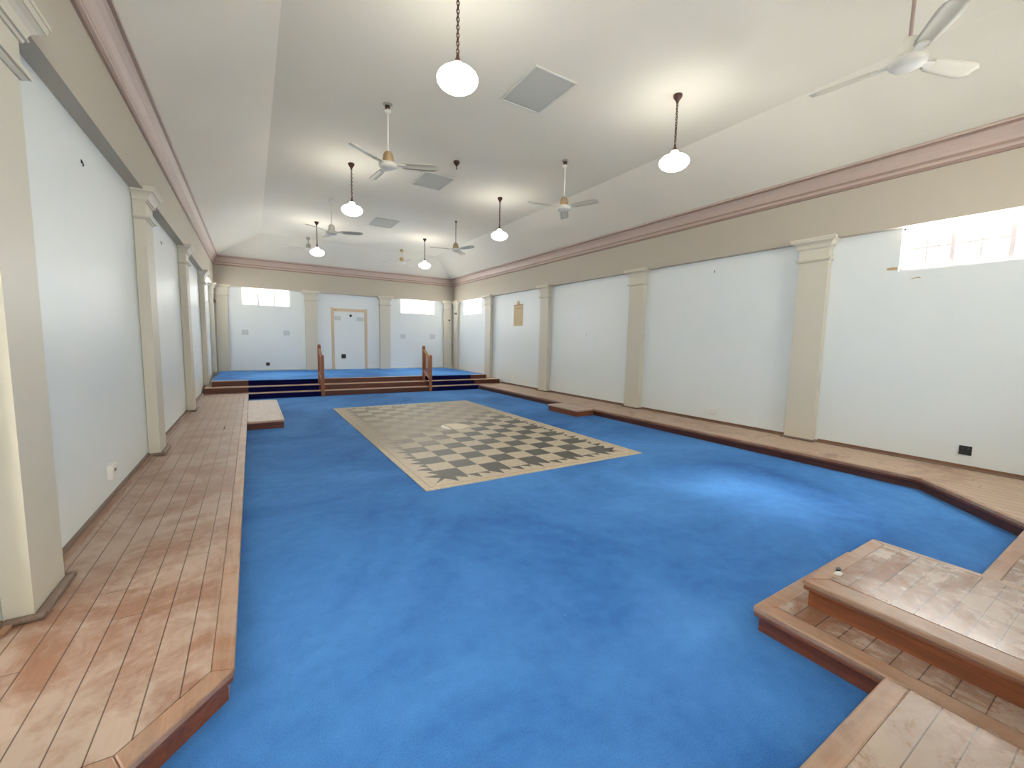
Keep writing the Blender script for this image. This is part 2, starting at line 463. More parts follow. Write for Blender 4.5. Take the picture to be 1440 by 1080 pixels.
d0, d1 = DOOR2; dr = bpy.data.objects.new('door_2', None); C.objects.link(dr); struct(dr)
MB().box((d0, YN-TH, 0), (d0+.03, YN+.006, DZ)).box((d1-.03, YN-TH, 0), (d1, YN+.006, DZ)).box((d0+.03, YN-TH, DZ-.03), (d1-.03, YN+.006, DZ)).build('door_frame', 'cream', dr)
MB().box((d0+.03, YN-.10, 0), (d1-.03, YN-.08, .20)).box((d0+.03, YN-.10, .20), (d0+.08, YN-.08, DZ-.03)).box((d1-.08, YN-.10, .20), (d1-.03, YN-.08, DZ-.03)).box((d0+.08, YN-.10, DZ-.09), (d1-.08, YN-.08, DZ-.03)).build('door_leaf', 'cream', dr)
MB().box((d0+.08, YN-.092, .20), (d1-.08, YN-.089, DZ-.09)).build('pane', 'obscure', dr)

# portals that help the renderer find the sky through the real window openings
def portal(axis, u0, u1, plane, out, WZ0=WZ0, WZ1=WZ1):
    l = bpy.data.lights.new('sky_portal', 'AREA'); l.shape = 'RECTANGLE'
    l.size = (u1-u0)*U; l.size_y = (WZ1-WZ0)*U; l.cycles.is_portal = True
    o = bpy.data.objects.new('sky_portal', l); C.objects.link(o); o['kind'] = 'helper'
    c = (u0+u1)/2; z = (WZ0+WZ1)/2; d = plane+out*.1
    o.location = Vector((d, c, z))*U if axis == 'y' else Vector((c, d, z))*U
    n = Vector((-out, 0, 0)) if axis == 'y' else Vector((0, -out, 0))
    o.rotation_euler = n.to_track_quat('-Z', 'Z').to_euler()
portal('y', *DOOR, XL, -1, PH, DZ); portal('x', *DOOR2, YN, -1, 0, DZ)
for u0, u1 in SIDE: portal('y', u0, u1, XR, 1); portal('y', u0, u1, XL, -1)
for u0, u1 in END: portal('x', u0, u1, YF, 1); portal('x', u0, u1, YN, -1)

# ------------------------------------------------------------------ pilasters
def pil_parts(root, fn, zb, hw=.127, dp=.075, mould=True, sides=(1, 1)):
    """fn maps (u along wall, v out of wall, z) to the room; u centred on the pilaster"""
    k0, k1 = sides
    sh = MB().box((-hw, .003, zb), (hw, dp-.004, ZS)); sh.xf(fn).build('shaft', 'cream', root)
    cp = MB()
    def ring(p0, z0, p1, z1):
        e = .003
        q = lambda p, z: [(-hw-p*k0, e, z), (hw+p*k1, e, z), (hw+p*k1, dp+p, z), (-hw-p*k0, dp+p, z)]
        cp.add(q(p0, z0)+q(p1, z1), [(3, 2, 1, 0), (4, 5, 6, 7), (0, 1, 5, 4), (1, 2, 6, 5), (2, 3, 7, 6), (3, 0, 4, 7)])
    ring(.001, 1.824, .011, 1.832); ring(.011, 1.832, .011, 1.836); ring(.020, 1.836, .022, 1.842); ring(.022, 1.842, .022, 1.852); ring(.008, 1.852, .006, 1.858)   # astragal
    ring(.001, 1.858, .001, 1.945)                                                                                                     # necking
    ring(.008, 1.945, .012, 1.955); ring(.020, 1.955, .020, 1.963)
    cv = [(.016, 1.963), (.019, 1.975), (.026, 1.988), (.038, 2.0), (.052, 2.009)]
    for (p0, z0), (p1, z1) in zip(cv, cv[1:]): ring(p0, z0, p1, z1)
    ring(.056, 2.009, .056, 2.016)
    # part above the soffit stands against the beam face
    ring(.056, 2.016, .060, 2.03); ring(.064, 2.03, .064, 2.045)
    cp.xf(fn).build('capital', 'cream', root)
    if mould:
        mb = MB(); t = .024; z1 = zb+.020
        def bar(a, c): mb.box(a, c)
        bar((-hw-t*k0, .003, zb), (-hw, dp+t, z1)) if k0 else None
        bar((hw, .003, zb), (hw+t*k1, dp+t, z1)) if k1 else None
        bar((-hw, dp-.004, zb), (hw, dp+t, z1))
        mb.xf(fn).build('base_moulding', 'skirt', root, bevel=.007)

PY = [1.985, 4.172, 6.356, 8.54]
for i, y in enumerate(PY):
    zb = PH if i < 3 else .182
    lab = ['cream pilaster at the left edge of the picture, nearest of the left wall', 'cream pilaster second along the left wall, beside the plank platform',
           'cream pilaster third along the left wall, before the far steps', 'cream pilaster on the far steps against the left wall'][i]
    r = thing('pilaster', lab, 'pilaster', (XL, y, zb), 'pilasters of the side walls')
    pil_parts(r, lambda u, v, z, y=y: (XL+v, y+u, z), zb, mould=i < 3)
    lab = ['cream pilaster nearest on the right wall, left of the large barred window', 'cream pilaster second along the right wall, behind the small side step',
           'cream pilaster on the right wall between the tablet mark and the second pilaster', 'cream pilaster on the right wall at the end of the far steps'][i]
    r = thing('pilaster', lab, 'pilaster', (XR, y, zb), 'pilasters of the side walls')
    pil_parts(r, lambda u, v, z, y=y: (XR-v, y-u, z), zb, mould=i < 3)
SZ = .272
for x, lab in ((1.165, 'cream pilaster on the far wall left of the sealed doorway'), (2.815, 'cream pilaster on the far wall right of the sealed doorway')):
    r = thing('pilaster', lab, 'pilaster', (x, YF, SZ), 'pilasters of the far wall')
    pil_parts(r, lambda u, v, z, x=x: (x-u, YF-v, z), SZ, mould=False)
hc = .105
r = thing('corner_pilaster', 'pair of cream pilasters meeting in the far left corner of the hall', 'pilaster', (XL, YF, SZ))
pil_parts(r, lambda u, v, z: (XL+v, 10.36+u, z), SZ, hw=hc, mould=False, sides=(1, 0))
pil_parts(r, lambda u, v, z: (-.50-u, YF-v, z), SZ, hw=hc, mould=False, sides=(1, 0))
r = thing('corner_pilaster', 'pair of cream pilasters meeting in the far right corner of the hall', 'pilaster', (XR, YF, SZ))
pil_parts(r, lambda u, v, z: (XR-v, 10.36-u, z), SZ, hw=hc, mould=False, sides=(0, 1))
pil_parts(r, lambda u, v, z: (4.47-u, YF-v, z), SZ, hw=hc, mould=False, sides=(0, 1))

# skirting boards between the pilasters
def skirt(name, x, sgn, mat):
    b = MB(); cuts = [DOOR[1]+.002 if sgn > 0 else YN]+[c for y in PY[:3] for c in (y-.127-.024, y+.127+.024)]+[7.97]
    for i in range(0, len(cuts), 2):
        b.box((x, cuts[i], PH), (x+sgn*.012, cuts[i+1], PH+.030), 0)
        b.box((x+sgn*.012, cuts[i], PH), (x+sgn*.030, cuts[i+1], PH+.010), 1)
    struct(b.build(name, mat))
skirt('baseboard_left', XL, 1, ['skirt', 'border_y']); skirt('baseboard_right', XR, -1, ['skirtred', 'skirt'])
b = MB()
for a, c in ((-.395, 1.035), (1.295, 1.57), (2.41, 2.685), (2.945, 4.365)): b.box((a, YF-.008, SZ), (c, YF, SZ+.016))
struct(b.build('baseboard_far', 'cream'))

# ------------------------------------------------------------------ timber platforms
def inset_line(p, q, d):
    """shift segment p-q to its left by d"""
    dx, dy = q[0]-p[0], q[1]-p[1]; l = math.hypot(dx, dy); nx, ny = -dy/l, dx/l
    return (p[0]+nx*d, p[1]+ny*d), (q[0]+nx*d, q[1]+ny*d)
def isect(a, b_, c, d):
    x1, y1 = a; x2, y2 = b_; x3, y3 = c; x4, y4 = d
    den = (x1-x2)*(y3-y4)-(y1-y2)*(x3-x4)
    t = ((x1-x3)*(y3-y4)-(y1-y3)*(x3-x4))/den
    return (x1+t*(x2-x1), y1+t*(y2-y1))
def offset_chain(ch, d):
    ds = d if isinstance(d, (list, tuple)) else [d]*(len(ch)-1)
    segs = [inset_line(ch[i], ch[i+1], ds[i]) for i in range(len(ch)-1)]
    out = [segs[0][0]]
    for s0, s1 in zip(segs, segs[1:]): out.append(isect(*s0, *s1))
    return out+[segs[-1][1]]
def clip_end(ch, y):
    if y is None: return ch
    (x0, y0), (x1, y1) = ch[-2], ch[-1]; t = (y-y0)/(y1-y0)
    return ch[:-1]+[(x0+(x1-x0)*t, y)]
def platform(root, chain, back, deckmat, ztop, zbot=0.0, border=.055, over=.016, thick=.022, riser='riser_y', bmat='border_y', nos=True, endy=None):
    """chain: outer top edge, platform lying to its LEFT; back: points closing the deck polygon"""
    inner = clip_end(offset_chain(chain, border), endy)
    under = clip_end(offset_chain(chain, over), endy)
    # deck boards inside the border board
    MB().prism(inner+back, ztop-thick, ztop).build('deck', deckmat, root)
    # border boards, one mesh, mitred, with a rounded front edge
    bb = MB()
    for i in range(len(chain)-1):
        o0, o1, n0, n1 = chain[i], chain[i+1], inner[i], inner[i+1]
        g = .0012
        bb.prism([o0, o1, n1, n0], ztop-thick, ztop)
    bb.build('border_board', bmat, root, bevel=.005)
    rb = MB(); u2 = clip_end(offset_chain(chain, over+.02), endy)
    for i in range(len(chain)-1):
        rb.prism([under[i], under[i+1], u2[i+1], u2[i]], zbot, ztop-thick)
    rb.build('riser', riser, root)
    # scotia moulding under the nosing
    if nos:
        s1 = clip_end(offset_chain(chain, over-.013), endy); nb = MB()
        for i in range(len(chain)-1):
            nb.prism([s1[i], s1[i+1], under[i+1], under[i]], ztop-thick-.015, ztop-thick)
        nb.build('moulding', 'nosing', root, bevel=.003)

PX0, PX1 = -.072, 4.042
r = thing('timber_platform', 'long low plank platform along the left wall, with the cut-off near corner', 'platform', (-.38, 4.5, 0))
platform(r, [(XL+.003, 1.09), (-.262, 1.09), (PX0, 1.30), (PX0, 7.835)], [(XL+.003, 7.835)], 'deck_y', PH, riser='riser_o')
r = thing('timber_platform', 'long narrow plank platform along the right wall, below the tablet mark', 'platform', (4.36, 4.5, 0))
platform(r, [(PX1, 7.835), (PX1, .932), (3.478, .368)], [(XR-.003, .368), (XR-.003, 7.835)], 'deck_yr', PH, border=.03, endy=.368)
# near wall platform with its two raised tiers
r = thing('timber_platform', 'plank platform at the right edge of the picture, behind the two-tier dais', 'platform', (3.4, 0, 0))
platform(r, [(XR-.003, .362), (2.266, .362)], [(2.266, YN+.003), (XR-.003, YN+.003)], 'deck_x', PH, bmat='border_x', riser='riser_x')
r = thing('timber_platform', 'plank platform in the bottom right corner of the picture, in front of the two-tier dais', 'platform', (1.0, 0, 0))
platform(r, [(1.475, .362), (.60, .362), (.60, YN+.003)], [(1.475, YN+.003)], 'deck_x', PH, bmat='border_x', riser='riser_x')
r = thing('dais_step', 'lower wide step of the two-tier timber dais at the lower right', 'step', (1.8, .3, 0), 'tiers of the near dais')
platform(r, [(2.262, .727), (1.478, .727), (1.478, YN+.003)], [(2.262, YN+.003)], 'deck_x', PH, border=(.054, .066), bmat='border_y', riser='riser_yd')
r = thing('dais_step', 'upper step of the timber dais at the lower right, with a dropped scrap on it', 'step', (1.95, .2, PH), 'tiers of the near dais')
platform(r, [(2.262, YN+.003), (2.262, .645), (1.635, .645), (1.635, YN+.003)], [], 'deck_xu', PH*2+.005, PH, border=(.035, .05, .083), bmat='border_y', riser='riser_o')
# side steps
r = thing('side_step', 'low square timber step jutting from the left platform, near the far steps', 'step', (.1, 6.1, 0), 'side steps on the carpet')
platform(r, [(PX0+.0005, 5.21), (.28, 5.21), (.28, 6.98), (PX0+.0005, 6.98)], [], 'parquet', PH+.001, border=.022, bmat='tread', riser='riser_x', nos=False, over=.008)
r = thing('side_step', 'low timber step jutting from the right platform onto the carpet', 'step', (3.88, 4.63, 0), 'side steps on the carpet')
platform(r, [(PX1-.0005, 4.96), (3.722, 4.96), (3.722, 4.315), (PX1-.0005, 4.315)], [], 'parquet', PH+.001, border=.022, bmat='tread', riser='riser_o', nos=False, over=.008)

# ------------------------------------------------------------------ stage and stairs at the far end
Y1, Y2, Y3 = 7.835, 8.02, 8.22
Z1, Z2, Z3 = .091, .181, .272
RX0, RX1 = 1.046, 2.937                     # timber flight between the railings
NX0, NX1 = PX0, 4.042
st = thing('stage', 'raised blue carpeted stage across the far end of the hall', 'stage', (2, 9.4, 0))
YS = Y3+.055
MB().box((-.575, YS, Z2), (4.43, YF-.003, Z3-.012)).build('base', 'riser_xd', st)
MB().box((-.575, YS, Z3-.012), (4.43, YF-.003, Z3)).build('carpet_top', 'carpet', st)
MB().box((-.575, YS, 0), (4.43, YF-.003, Z2)).build('lower_base', 'riser_xd', st)
MB().box((XL+.03, YS, 0), (-.578, YF-.003, Z2)).build('side_ledge', 'tread', st)
MB().box((4.433, YS, 0), (XR-.03, YF-.003, Z2)).build('side_ledge', 'tread', st)

def flight(name, label, x0, x1, rmat, tmat, steps, group=None, trim='tread'):
    r = thing(name, label, 'steps', ((x0+x1)/2, Y1, 0), group)
    for (ya, yb, za, zb, a0, a1) in steps:
        MB().box((a0, ya+.008, za), (a1, yb, zb-.009)).build('riser', rmat, r)
        MB().box((a0, ya-.004, zb-.009), (a1, yb, zb)).build('tread', tmat, r, bevel=.003)
    return r
flight('timber_stairs', 'three red-brown timber steps between the two stair railings', RX0, RX1, 'riser_x', 'tread',
       [(Y1, Y2, 0, Z1, RX0, RX1), (Y2, Y3, 0, Z2, RX0, RX1), (Y3, Y3+.052, 0, Z3, RX0, RX1)])
for nm, lab, a, c in (('l', 'navy carpeted steps left of the left stair railing', NX0, .990), ('r', 'navy carpeted steps right of the right stair railing', 2.993, NX1)):
    r = thing('carpeted_stairs', lab, 'steps', ((a+c)/2, Y1, 0), 'navy carpeted flights')
    for (ya, yb, za, zb) in ((Y1, Y2, 0, Z1), (Y2, Y3, 0, Z2), (Y3-.002, Y3+.052, 0, Z3)):
        MB().box((a, ya+.002, za), (c, yb, zb-.008)).build('riser', 'navy', r)
        MB().box((a, ya-.001, zb-.008), (c, yb, zb)).build('tread', 'carpet' if zb > .25 else 'tread', r)
flight('end_steps', 'short red-brown timber end steps at the left wall, above the plank platform', XL+.03, NX0, 'riser_xd', 'tread',
       [(Y2, Y3+.052, PH+.002, Z2, XL+.03, NX0), (Y3-.006, Y3+.052, PH+.002, Z3, -.575, NX0)], 'timber end steps')
flight('end_steps', 'short red-brown timber end steps at the right wall, above the plank platform', NX1, XR-.03, 'riser_xd', 'tread',
       [(Y2, Y3+.052, PH+.002, Z2, NX1, XR-.03), (Y3-.006, Y3+.052, PH+.002, Z3, NX1, 4.43)], 'timber end steps')
# platform ends run under the end steps
struct(MB().box((XL, 7.838, 0), (NX0-.002, YS-.003, PH)).box((NX1+.002, 7.838, 0), (XR, YS-.003, PH)).build('trim_9', ['deck_y']))

# railings
def railing(x, label):
    r = thing('stair_railing', label, 'railing', (x, 7.95, 0), 'stair railings')
    yf, yr, h = 7.808, 8.19, .026
    def newel(y, z0, z1):
        b = MB(); b.box((x-h, y-h, z0), (x+h, y+h, z1-.03))
        # rounded head
        n = 6; prev = None
        for k in range(n):
            a0, a1 = k*PI/2/n, (k+1)*PI/2/n
            w0, w1 = h*math.cos(a0), max(.003, h*math.cos(a1)); q0, q1 = z1-.03+.03*math.sin(a0), z1-.03+.03*math.sin(a1)
            b.add([(x-w0, y-w0, q0), (x+w0, y-w0, q0), (x+w0, y+w0, q0), (x-w0, y+w0, q0), (x-w1, y-w1, q1), (x+w1, y-w1, q1), (x+w1, y+w1, q1), (x-w1, y+w1, q1)],
                  [(0, 1, 5, 4), (1, 2, 6, 5), (2, 3, 7, 6), (3, 0, 4, 7), (4, 5, 6, 7), (3, 2, 1, 0)])
        return b.build('newel_post', 'rail', r, bevel=.003)
    newel(yf, 0, .715); newel(yr, Z2, .889)
    def slope(z0, z1, hw, t, nm, mat):
        a, c = yf+h, yr-h
        b = MB().add([(x-hw, a, z0-t), (x+hw, a, z0-t), (x+hw, a, z0), (x-hw, a, z0), (x-hw, c, z1-t), (x+hw, c, z1-t), (x+hw, c, z1), (x-hw, c, z1)],
                     [(0, 1, 2, 3), (7, 6, 5, 4), (0, 4, 5, 1), (1, 5, 6, 2), (2, 6, 7, 3), (3, 7, 4, 0)])
        b.build(nm, mat, r, bevel=.003)
    w_ = .0265
    MB().box((x-w_, yf+h, 0), (x+w_, Y2, Z1)).box((x-w_, Y2, 0), (x+w_, Y3+.052, Z2)).box((x-w_, Y3, Z2), (x+w_, Y3+.052, Z3)).build('stringer', 'riser_x', r)
    slope(.655, .815, .020, .03, 'handrail', 'railtop'); slope(.255, .40, .016, .03, 'bottom_rail', 'railtop')
    for k in (1, 2, 3):
        t = k/4; y = yf+h+(yr-yf-2*h)*t
        z0 = .255+.145*t-.012; z1 = .655+.16*t-.02
        MB().box((x-.008, y-.008, z0), (x+.008, y+.008, z1)).build('baluster', 'rail', r)
railing(1.018, 'orange-brown stair railing left of the timber steps')
railing(2.965, 'orange-brown stair railing right of the timber steps, its balusters visible')

# ------------------------------------------------------------------ mosaic pavement
mx0, mx1, my0, my1 = .95, 3.035, 2.576, 6.335
mo = thing('mosaic_pavement', 'chequered cream and dark grey mosaic pavement set in the blue carpet', 'mosaic floor', (2, 4.45, 0))
h0 = .006
MB().box((mx0, my0, 0), (mx1, my1, h0)).build('border', 'tile_border', mo)
# tan line round the border
lb = MB(); e = .040; lw = .014; zz = h0+.0006
def ringquad(bm_, x0, y0, x1, y1, w_, z):
    for a, c in (((x0, y0), (x1, y0+w_)), ((x0, y1-w_), (x1, y1)), ((x0, y0+w_), (x0+w_, y1-w_)), ((x1-w_, y0+w_), (x1, y1-w_))):
        bm_.add([(a[0], a[1], z), (c[0], a[1], z), (c[0], c[1], z), (a[0], c[1], z)], [(0, 1, 2, 3)])
ringquad(lb, mx0+e, my0+e, mx1-e, my1-e, lw, zz); lb.build('border_line', 'tile_line', mo, fix=False)
nx, ny = 9, 18
fx0, fx1, fy0, fy1 = 1.146, 2.839, 2.762, 6.149
sx, sy = (fx1-fx0)/nx, (fy1-fy0)/ny
cb = MB(); z1 = h0+.0008
for i in range(nx):
    for j in range(ny):
        x, y = fx0+i*sx, fy0+j*sy
        cb.add([(x, y, z1), (x+sx, y, z1), (x+sx, y+sy, z1), (x, y+sy, z1)], [(0, 1, 2, 3)], 0 if (i+j) % 2 == 0 else 1)
cb.build('chequer_field', ['tile_dark', 'tile_light'], mo, fix=False)
tb = MB()
def tooth(p, q, tip): tb.add([(*p, z1), (*q, z1), (*tip, z1)], [(0, 1, 2)])
LG, SH = .112, .062
def teeth(a, bvec, n, s, out):
    for i in range(n):
        for k, (u0, u1, L, sk) in enumerate(((0, .5, LG, .42), (.5, 1.0, SH, .92))):
            p = (a[0]+bvec[0]*s*(i+u0), a[1]+bvec[1]*s*(i+u0)); q = (a[0]+bvec[0]*s*(i+u1), a[1]+bvec[1]*s*(i+u1))
            t = (a[0]+bvec[0]*s*(i+sk)+out[0]*L, a[1]+bvec[1]*s*(i+sk)+out[1]*L)
            tooth(p, q, t)
teeth((fx0, fy0), (1, 0), nx, sx, (0, -1)); teeth((fx0, fy1), (1, 0), nx, sx, (0, 1))
teeth((fx0, fy0), (0, 1), ny, sy, (-1, 0)); teeth((fx1, fy0), (0, 1), ny, sy, (1, 0))
for cx, cy, dx, dy in ((fx0, fy0, -1, -1), (fx1, fy0, 1, -1), (fx0, fy1, -1, 1), (fx1, fy1, 1, 1)):
    tooth((cx, cy+dy*-.03), (cx+dx*-.03, cy), (cx+dx*.09, cy+dy*.09))
tb.build('dog_tooth_border', 'tile_dark', mo, fix=True)
db = MB(); dc = (1.985, 4.43); R = .165; zq = h0+.0016
pts = [(dc[0]+R*math.cos(2*PI*i/40)*(1+.05*math.sin(3*i)), dc[1]+R*.98*math.sin(2*PI*i/40), zq) for i in range(40)]
lft = [p for p in pts if p[0] < dc[0]-.085]; rgt = [p for p in pts if p[0] >= dc[0]-.085]
lft = sorted(lft, key=lambda p: math.atan2(p[1]-dc[1], -(p[0]-dc[0]))); rgt = sorted(rgt, key=lambda p: math.atan2(p[1]-dc[1], p[0]-dc[0]))
db.add(rgt, [tuple(range(len(rgt)))], 0); db.add(lft, [tuple(range(len(lft)))[::-1]], 1)
db.build('centre_disc', ['tile_disc', 'tile_discw'], mo, fix=False)

# ------------------------------------------------------------------ ceiling hatches
for i, (y0, y1, lab) in enumerate(((2.675, 3.19, 'grey square ceiling hatch nearest the camera'), (4.966, 5.463, 'grey square ceiling hatch in the middle of the ceiling'), (7.24, 7.76, 'grey square ceiling hatch furthest away, over the far carpet'))):
    x0, x1 = 1.812, 2.20
    r = thing('ceiling_hatch', lab, 'ceiling hatch', ((x0+x1)/2, (y0+y1)/2, ZF), 'ceiling hatches')
    fw = .012; b = MB()
    for a, c in (((x0, y0), (x1, y0+fw)), ((x0, y1-fw), (x1, y1)), ((x0, y0+fw), (x0+fw, y1-fw)), ((x1-fw, y0+fw), (x1, y1-fw))):
        b.box((*a, ZF-.010), (*c, ZF+.002))
    b.build('frame', 'hatchframe', r, bevel=.002)
    MB().box((x0+fw, y0+fw, ZF-.004), (x1-fw, y1-fw, ZF+.002)).build('panel', 'hatch', r)

# ------------------------------------------------------------------ ceiling fans (built at the origin: z = 0 at the ceiling)
def make_fan(drop, canopy, rodmat, motor, name='ceiling_fan'):
    r = bpy.data.objects.new(name, None); C.objects.link(r); r['local'] = 1; r.empty_display_size = .1
    if canopy == 'bracket':
        MB().lathe([(.040, 0), (.040, -.006), (.034, -.010)], n=20).build('ceiling_plate', 'grey', r)
        MB().lathe([(.022, -.008), (.020, -.030), (.008, -.048)], c=(.008, 0, 0), n=16).build('hook_cover', 'brown', r)
        MB().lathe([(.010, -.046), (.026, -.050), (.028, -.060), (.012, -.072)], n=20).build('canopy', 'white', r)
    elif canopy == 'bare':
        MB().lathe([(.016, 0), (.014, -.02), (.006, -.036)], n=14).build('hook_cover', 'brown', r)
        MB().tube([(-.07, 0, .0), (-.02, 0, -.02), (0, 0, -.03)], .0022, 5).tube([(.07, 0, .0), (.02, 0, -.02), (0, 0, -.03)], .0022, 5).build('hanger_wire', 'grey', r)
    else:
        MB().lathe([(.030, 0), (.034, -.012), (.034, -.030), (.024, -.052), (.010, -.060)], n=20).build('canopy', canopy, r)
    MB().tube([(0, 0, -.03), (0, 0, -drop+.13)], .0085, 10).build('downrod', rodmat, r)
    zt = -drop
    MB().lathe([(.012, zt+.150), (.030, zt+.140), (.040, zt+.120), (.046, zt+.090), (.050, zt+.055), (.046, zt+.045)], n=24).build('motor_housing', motor, r)
    MB().lathe([(.046, zt+.052), (.072, zt+.048), (.080, zt+.034), (.078, zt+.018), (.066, zt+.006), (.030, zt)], n=28).build('hub_cover', 'white', r)
    for k in range(3):
        a = 2*PI*k/3; ca, sa = math.cos(a), math.sin(a)
        rot = lambda x, y, z, ca=ca, sa=sa: (x*ca-y*sa, x*sa+y*ca, z)
        # curved iron arm then a pitched, slightly dished blade
        b = MB(); zb = zt+.036
        seg = 9; outline = []
        for i in range(seg+1):
            t = i/seg; x = .115+.315*t
            wd = .038+.016*t
            if i == seg: wd *= .45
            if i == seg-1: wd *= .86
            if i == 0: wd *= .8
            outline.append((x, wd))
        vs_ = []; th = .0035; mth = 5
        for x, wd in outline:
            for lay in (0, 1):
                for j in range(mth+1):
                    s = -1+2*j/mth; y = s*wd
                    z = zb-.22*y+.008*(1-s*s)-(th if lay else 0)
                    vs_.append((x, y, z))
        per = 2*(mth+1); fs = []
        for i in range(seg):
            o, p = i*per, (i+1)*per
            for j in range(mth):
                fs.append((o+j, p+j, p+j+1, o+j+1)); q = mth+1
                fs.append((o+q+j+1, p+q+j+1, p+q+j, o+q+j))
            fs.append((o, o+mth+1, p+mth+1, p)); fs.append((o+mth, p+mth, p+2*mth+1, o+2*mth+1))
        for o in (0, seg*per):
            fs.append(tuple([o+j for j in range(mth+1)]+[o+mth+1+j for j in range(mth, -1, -1)]))
        b.add(vs_, fs, 0, True)
        bl = b.xf(rot).build('blade', 'blade', r)
        ab = MB().add([(.055, -.016, zb-.004), (.055, .016, zb-.004), (.15, .022, zb-.008), (.15, -.022, zb-.002), (.055, -.016, zb+.004), (.055, .016, zb+.004), (.15, .022, zb), (.15, -.022, zb+.006)],
                      [(3, 2, 1, 0), (4, 5, 6, 7), (0, 1, 5, 4), (1, 2, 6, 5), (2, 3, 7, 6), (3, 0, 4, 7)])
        ab.xf(rot).build('blade_arm', 'white', bl)
        bl.children[0].matrix_parent_inverse = Matrix()
    return r
protoA = make_fan(.53, 'bracket', 'rodwhite', 'tan')
protoB = make_fan(.50, 'white', 'rodwhite', 'white')
protoE = make_fan(.50, 'bare', 'grey', 'tan')
protoC = make_fan(.265, 'grey', 'grey', 'grey')
protoG = make_fan(.315, 'tan', 'white', 'tan')
def put(o, x, y, z, ang, label):
    o.location = (x*U, y*U, z*U); o.rotation_euler = (0, 0, math.radians(ang)); tag(o, label, 'ceiling fan', 'ceiling fans')
put(protoA, 1.057, 3.80, ZF, 94, 'three-bladed ceiling fan hanging left of the middle hatch, over the mosaic')
f2 = copy_tree(protoA); put(f2, 3.0, 3.81, ZF, 50, 'three-bladed ceiling fan hanging right of the empty ceiling rose')
f3 = make_fan(.53, 'bracket', 'mauve', 'white'); put(f3, 2.955, .915, ZF, 98, 'large cream ceiling fan at the top right corner of the picture')
put(protoB, 1.042, 6.714, ZF, 94, 'white ceiling fan with round canopy in front of the left far pendant lamp')
put(protoE, 2.978, 6.673, ZF, 47, 'ceiling fan on a thin rod with tan housing, right of the far right pendant lamp')
put(protoC, 1.03, 9.47, ZF, 53, 'grey short-rod ceiling fan partly behind the far left pendant lamp')
put(protoG, 2.90, 9.42, ZF, 38, 'tan short-rod ceiling fan near the far wall, left of the far right pendant lamp')

# ------------------------------------------------------------------ pendant lamps (z = 0 at the ceiling)
def rose(r, parent_local=True):
    return MB().lathe([(.034, 0), (.036, -.008), (.032, -.022), (.020, -.036), (.012, -.052), (.006, -.066)], n=22).build('ceiling_rose', 'brown', r)
def make_pendant():
    r = bpy.data.objects.new('pendant_lamp', None); C.objects.link(r); r['local'] = 1; r.empty_display_size = .1
    rose(r)
    ch = MB(); z = -.062; lk = .024; i = 0; end = -.376
    nl = 15; lk = (z-end)/nl
    for i in range(nl):
        c0 = z-lk*(i+.5); pts = []
        for j in range(12):
            a = 2*PI*j/12; u = .0085*math.cos(a); v = (lk*.5+.0035)*math.sin(a)
            pts.append((u, 0, c0+v) if i % 2 == 0 else (0, u, c0+v))
        ch.tube(pts, .0028, 5, closed=True)
    ch.tube([(.003, .003, z), (-.003, .002, (z+end)/2), (.003, -.003, end)], .0016, 5)
    ch.build('chain', 'brown', r)
    MB().lathe([(.005, -.372), (.008, -.378), (.009, -.392), (.013, -.404), (.017, -.412), (.018, -.424), (.014, -.427)], n=20).build('lamp_holder', 'brown', r)
    prof = [(.014, -.424), (.026, -.428), (.033, -.438), (.034, -.448), (.030, -.456), (.036, -.460), (.066, -.466), (.094, -.478), (.112, -.496), (.118, -.512),
            (.114, -.530), (.102, -.546), (.082, -.560), (.056, -.571), (.028, -.578), (.006, -.580)]
    MB().lathe(prof, n=32).build('globe', 'opal', r)
    MB().tube([(0, 0, -.576), (0, 0, -.590)], .0025, 6).build('finial', 'brown', r)
    return r
pend = make_pendant()
PL = [(1.048, 2.34, 'lit opal pendant lamp nearest the camera, left of the large ceiling hatch'),
      (2.968, 2.35, 'lit opal pendant lamp on the right, between the large hatch and the right wall'),
      (1.04, 5.254, 'lit opal pendant lamp below and left of the fan over the mosaic'),
      (3.008, 5.252, 'lit opal pendant lamp left of the fan that hangs by the empty rose'),
      (1.023, 8.147, 'lit opal pendant lamp furthest left, in front of the left far window'),
      (2.979, 8.17, 'lit opal pendant lamp furthest away on the right, before the far wall')]
for i, (x, y, lab) in enumerate(PL):
    o = pend if i == 0 else copy_tree(pend)
    o.location = (x*U, y*U, ZF*U); tag(o, lab, 'pendant lamp', 'pendant lamps')
er = MB().lathe([(.034, 0), (.036, -.008), (.032, -.022), (.020, -.036), (.010, -.050)], c=(2.016, 4.511, ZF), n=22).tube([(2.016, 4.511, ZF-.05), (2.016, 4.511, ZF-.085)], .007, 8)
tag(er.build('ceiling_rose', 'brown'), 'empty brown ceiling rose with no lamp, near the middle hatch', 'ceiling rose')

